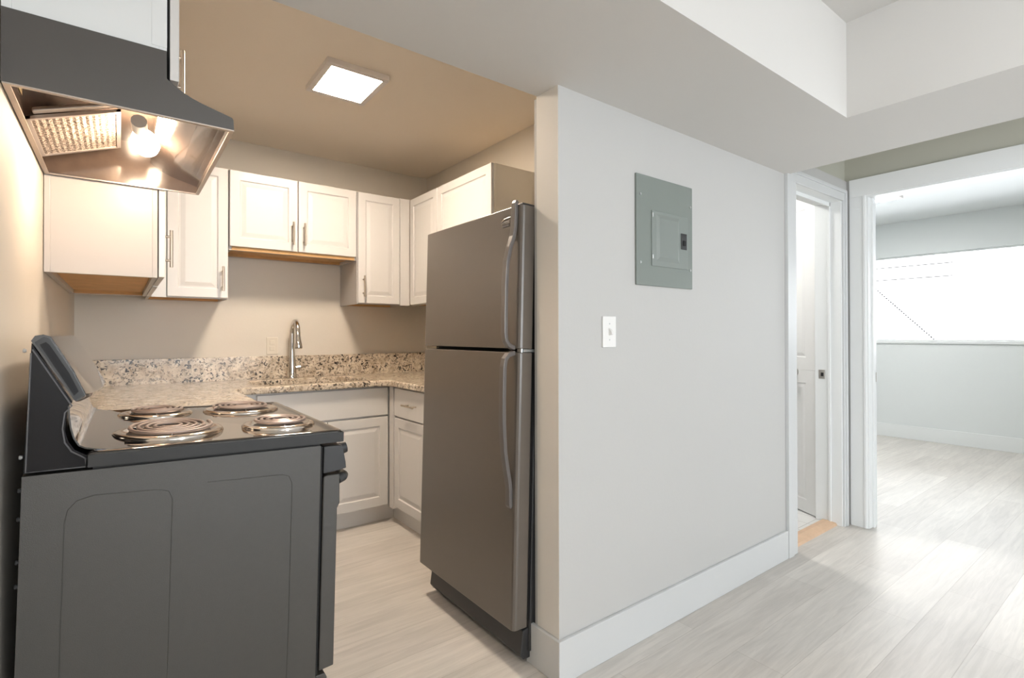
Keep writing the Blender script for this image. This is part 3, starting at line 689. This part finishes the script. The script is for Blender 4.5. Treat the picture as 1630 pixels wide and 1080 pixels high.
fhandle(db, [(1.130, .001), (1.128, .014), (1.122, .040), (1.106, .058), (1.08, .064), (.98, .065), (.88, .062), (.78, .050), (.72, .034), (.67, .018), (.64, .012), (.585, .010), (.578, .003)])
MB().tube([(D+.025, 1.47, 1.131), (D+.025, 1.47, 1.147)], .007, 12).build('hinge_pin', M_screw, f, smooth=True)
MB().box(D+.03, D+.085, 1.46, 1.50, 1.134, 1.144).build('hinge', M_screw, f)
box(D+.01, D+.12, 1.46, 1.50, 1.669, 1.677).build('top_hinge_cover', M_blackplastic, f, bevel=.003)
# badge
bd = MB().box(D-.0022, D, 1.523, 1.566, 1.598, 1.619)
bd = bd.build('badge', M_fridge_edge, dt, bevel=.001)
sw = MB(); sw.tube([(D-.003, 1.572, 1.620), (D-.003, 1.555, 1.6275), (D-.003, 1.535, 1.630), (D-.003, 1.517, 1.631)], [.0008, .0018, .0018, .0008], 8)
sw.build('badge_swoosh', M_badge, bd)
tc = bpy.data.curves.new('lettering', 'FONT'); tc.body = 'Whirlpool'; tc.size = .0125; tc.extrude = .0008; tc.align_x = 'CENTER'; tc.align_y = 'CENTER'
to = bpy.data.objects.new('tmp', tc); COL.objects.link(to)
me = bpy.data.meshes.new_from_object(to.evaluated_get(bpy.context.evaluated_depsgraph_get())); bpy.data.objects.remove(to)
for v in me.vertices:
    x, y, z = v.co; v.co = Vector((D-.0028-z, 1.5445-x, 1.611+y))-ROOT[f.name]
me.materials.append(M_badge); lt = bpy.data.objects.new('lettering', me); COL.objects.link(lt); lt.parent = bd; ROOT[lt.name] = ROOT[f.name]
for x, zf in ((D+.12, 0), (1.80, .0145)):
    for y in (1.50, 2.13): MB().lathe([(.017, zf), (.017, zf+.01), (.01, zf+.012), (.01, .046)], (x, y, 0.0), n=14).build('foot', M_blackplastic, f, smooth=True)
f.rotation_euler = (0, math.radians(1.6), 0)
f.location.z = .004

# ------------------------------------------------------------------ panel wall fittings
p = thing('breaker_panel', 'grey electrical breaker panel cover on the white wall', 'electrical panel', (1.796, YW, 1.397))
box(1.609, 1.983, YW-.009, YW, 1.397, 1.837).build('cover', M_panel, p, bevel=.002)
d = box(1.700, 1.945, YW-.0125, YW-.009, 1.478, 1.702).build('door', M_panel2, p, bevel=.0015)
def pl(i, n): return [(1.728+i, YW-.0125-n, 1.500+i), (1.882-i, YW-.0125-n, 1.500+i), (1.882-i, YW-.0125-n, 1.690-i), (1.728+i, YW-.0125-n, 1.690-i)]
MB().rings([pl(0, -.002), pl(0, 0), pl(.016, .006)], True, True).build('raised_field', M_panel2, d)
la = box(1.893, 1.934, YW-.0155, YW-.0125, 1.562, 1.630).build('latch', M_blackplastic, d, bevel=.003)
box(1.905, 1.922, YW-.0185, YW-.0155, 1.578, 1.600).build('latch_tab', M_dark, la, bevel=.001)
for z in (1.515, 1.683): MB().tube([(1.703, YW-.014, z-.008), (1.703, YW-.014, z+.008)], .003, 8).build('hinge', M_screw, d)
for x, z in ((1.632, 1.757), (1.966, 1.752), (1.632, 1.487), (1.966, 1.478)): MB().lathe([(.0055, -.0115), (.0055, -.009)], (x, YW, z), 'y', 12).build('screw', M_screw, p)
p = thing('light_switch', 'white toggle light switch on the white wall, left of the breaker panel', 'switch', (1.457, YW, 1.155))
box(1.420, 1.492, YW-.006, YW, 1.153, 1.269).build('cover_plate', M_plastic, p, bevel=.002)
MB().prism([(0, 1.204), (.003, 1.198), (.016, 1.203), (.013, 1.214), (0, 1.226)], lambda q: (1.451, YW-.005-q[0], q[1]), lambda q: (1.461, YW-.005-q[0], q[1])).build('toggle', M_plastic, p)
for z in (1.181, 1.241): MB().lathe([(.0028, -.007), (.0028, -.0055)], (1.456, YW, z), 'y', 10).build('screw', M_screw, p)

# ------------------------------------------------------------------ outside the bedroom window
g = thing('outdoor_rail_frame', 'thin dark outdoor rails with a beaded diagonal cord, seen through the bedroom window', 'railing', (9, 3.35, 0))
box(8.98, 9.03, 3.32, 3.38, 0, 2.4).build('post', M_cord, g)
for z in (2.17, 1.99): box(9, 9.012, 1.95, 3.33, z, z+.017).build('rail', M_ext, g)
cd = MB(); a, b2 = Vector((9.006, 3.33, 2.40)), Vector((9.006, 1.12, .004)); n = 84
cd.tube([a+(b2-a)*i/n for i in range(n+1)], .0035, 6)
for i in range(n):
    q = a+(b2-a)*(i+.5)/n; u = (b2-a).normalized()*.009; cd.tube([q-u, q+u], .0112, 6)
cd.build('beaded_cord', M_cord, g)
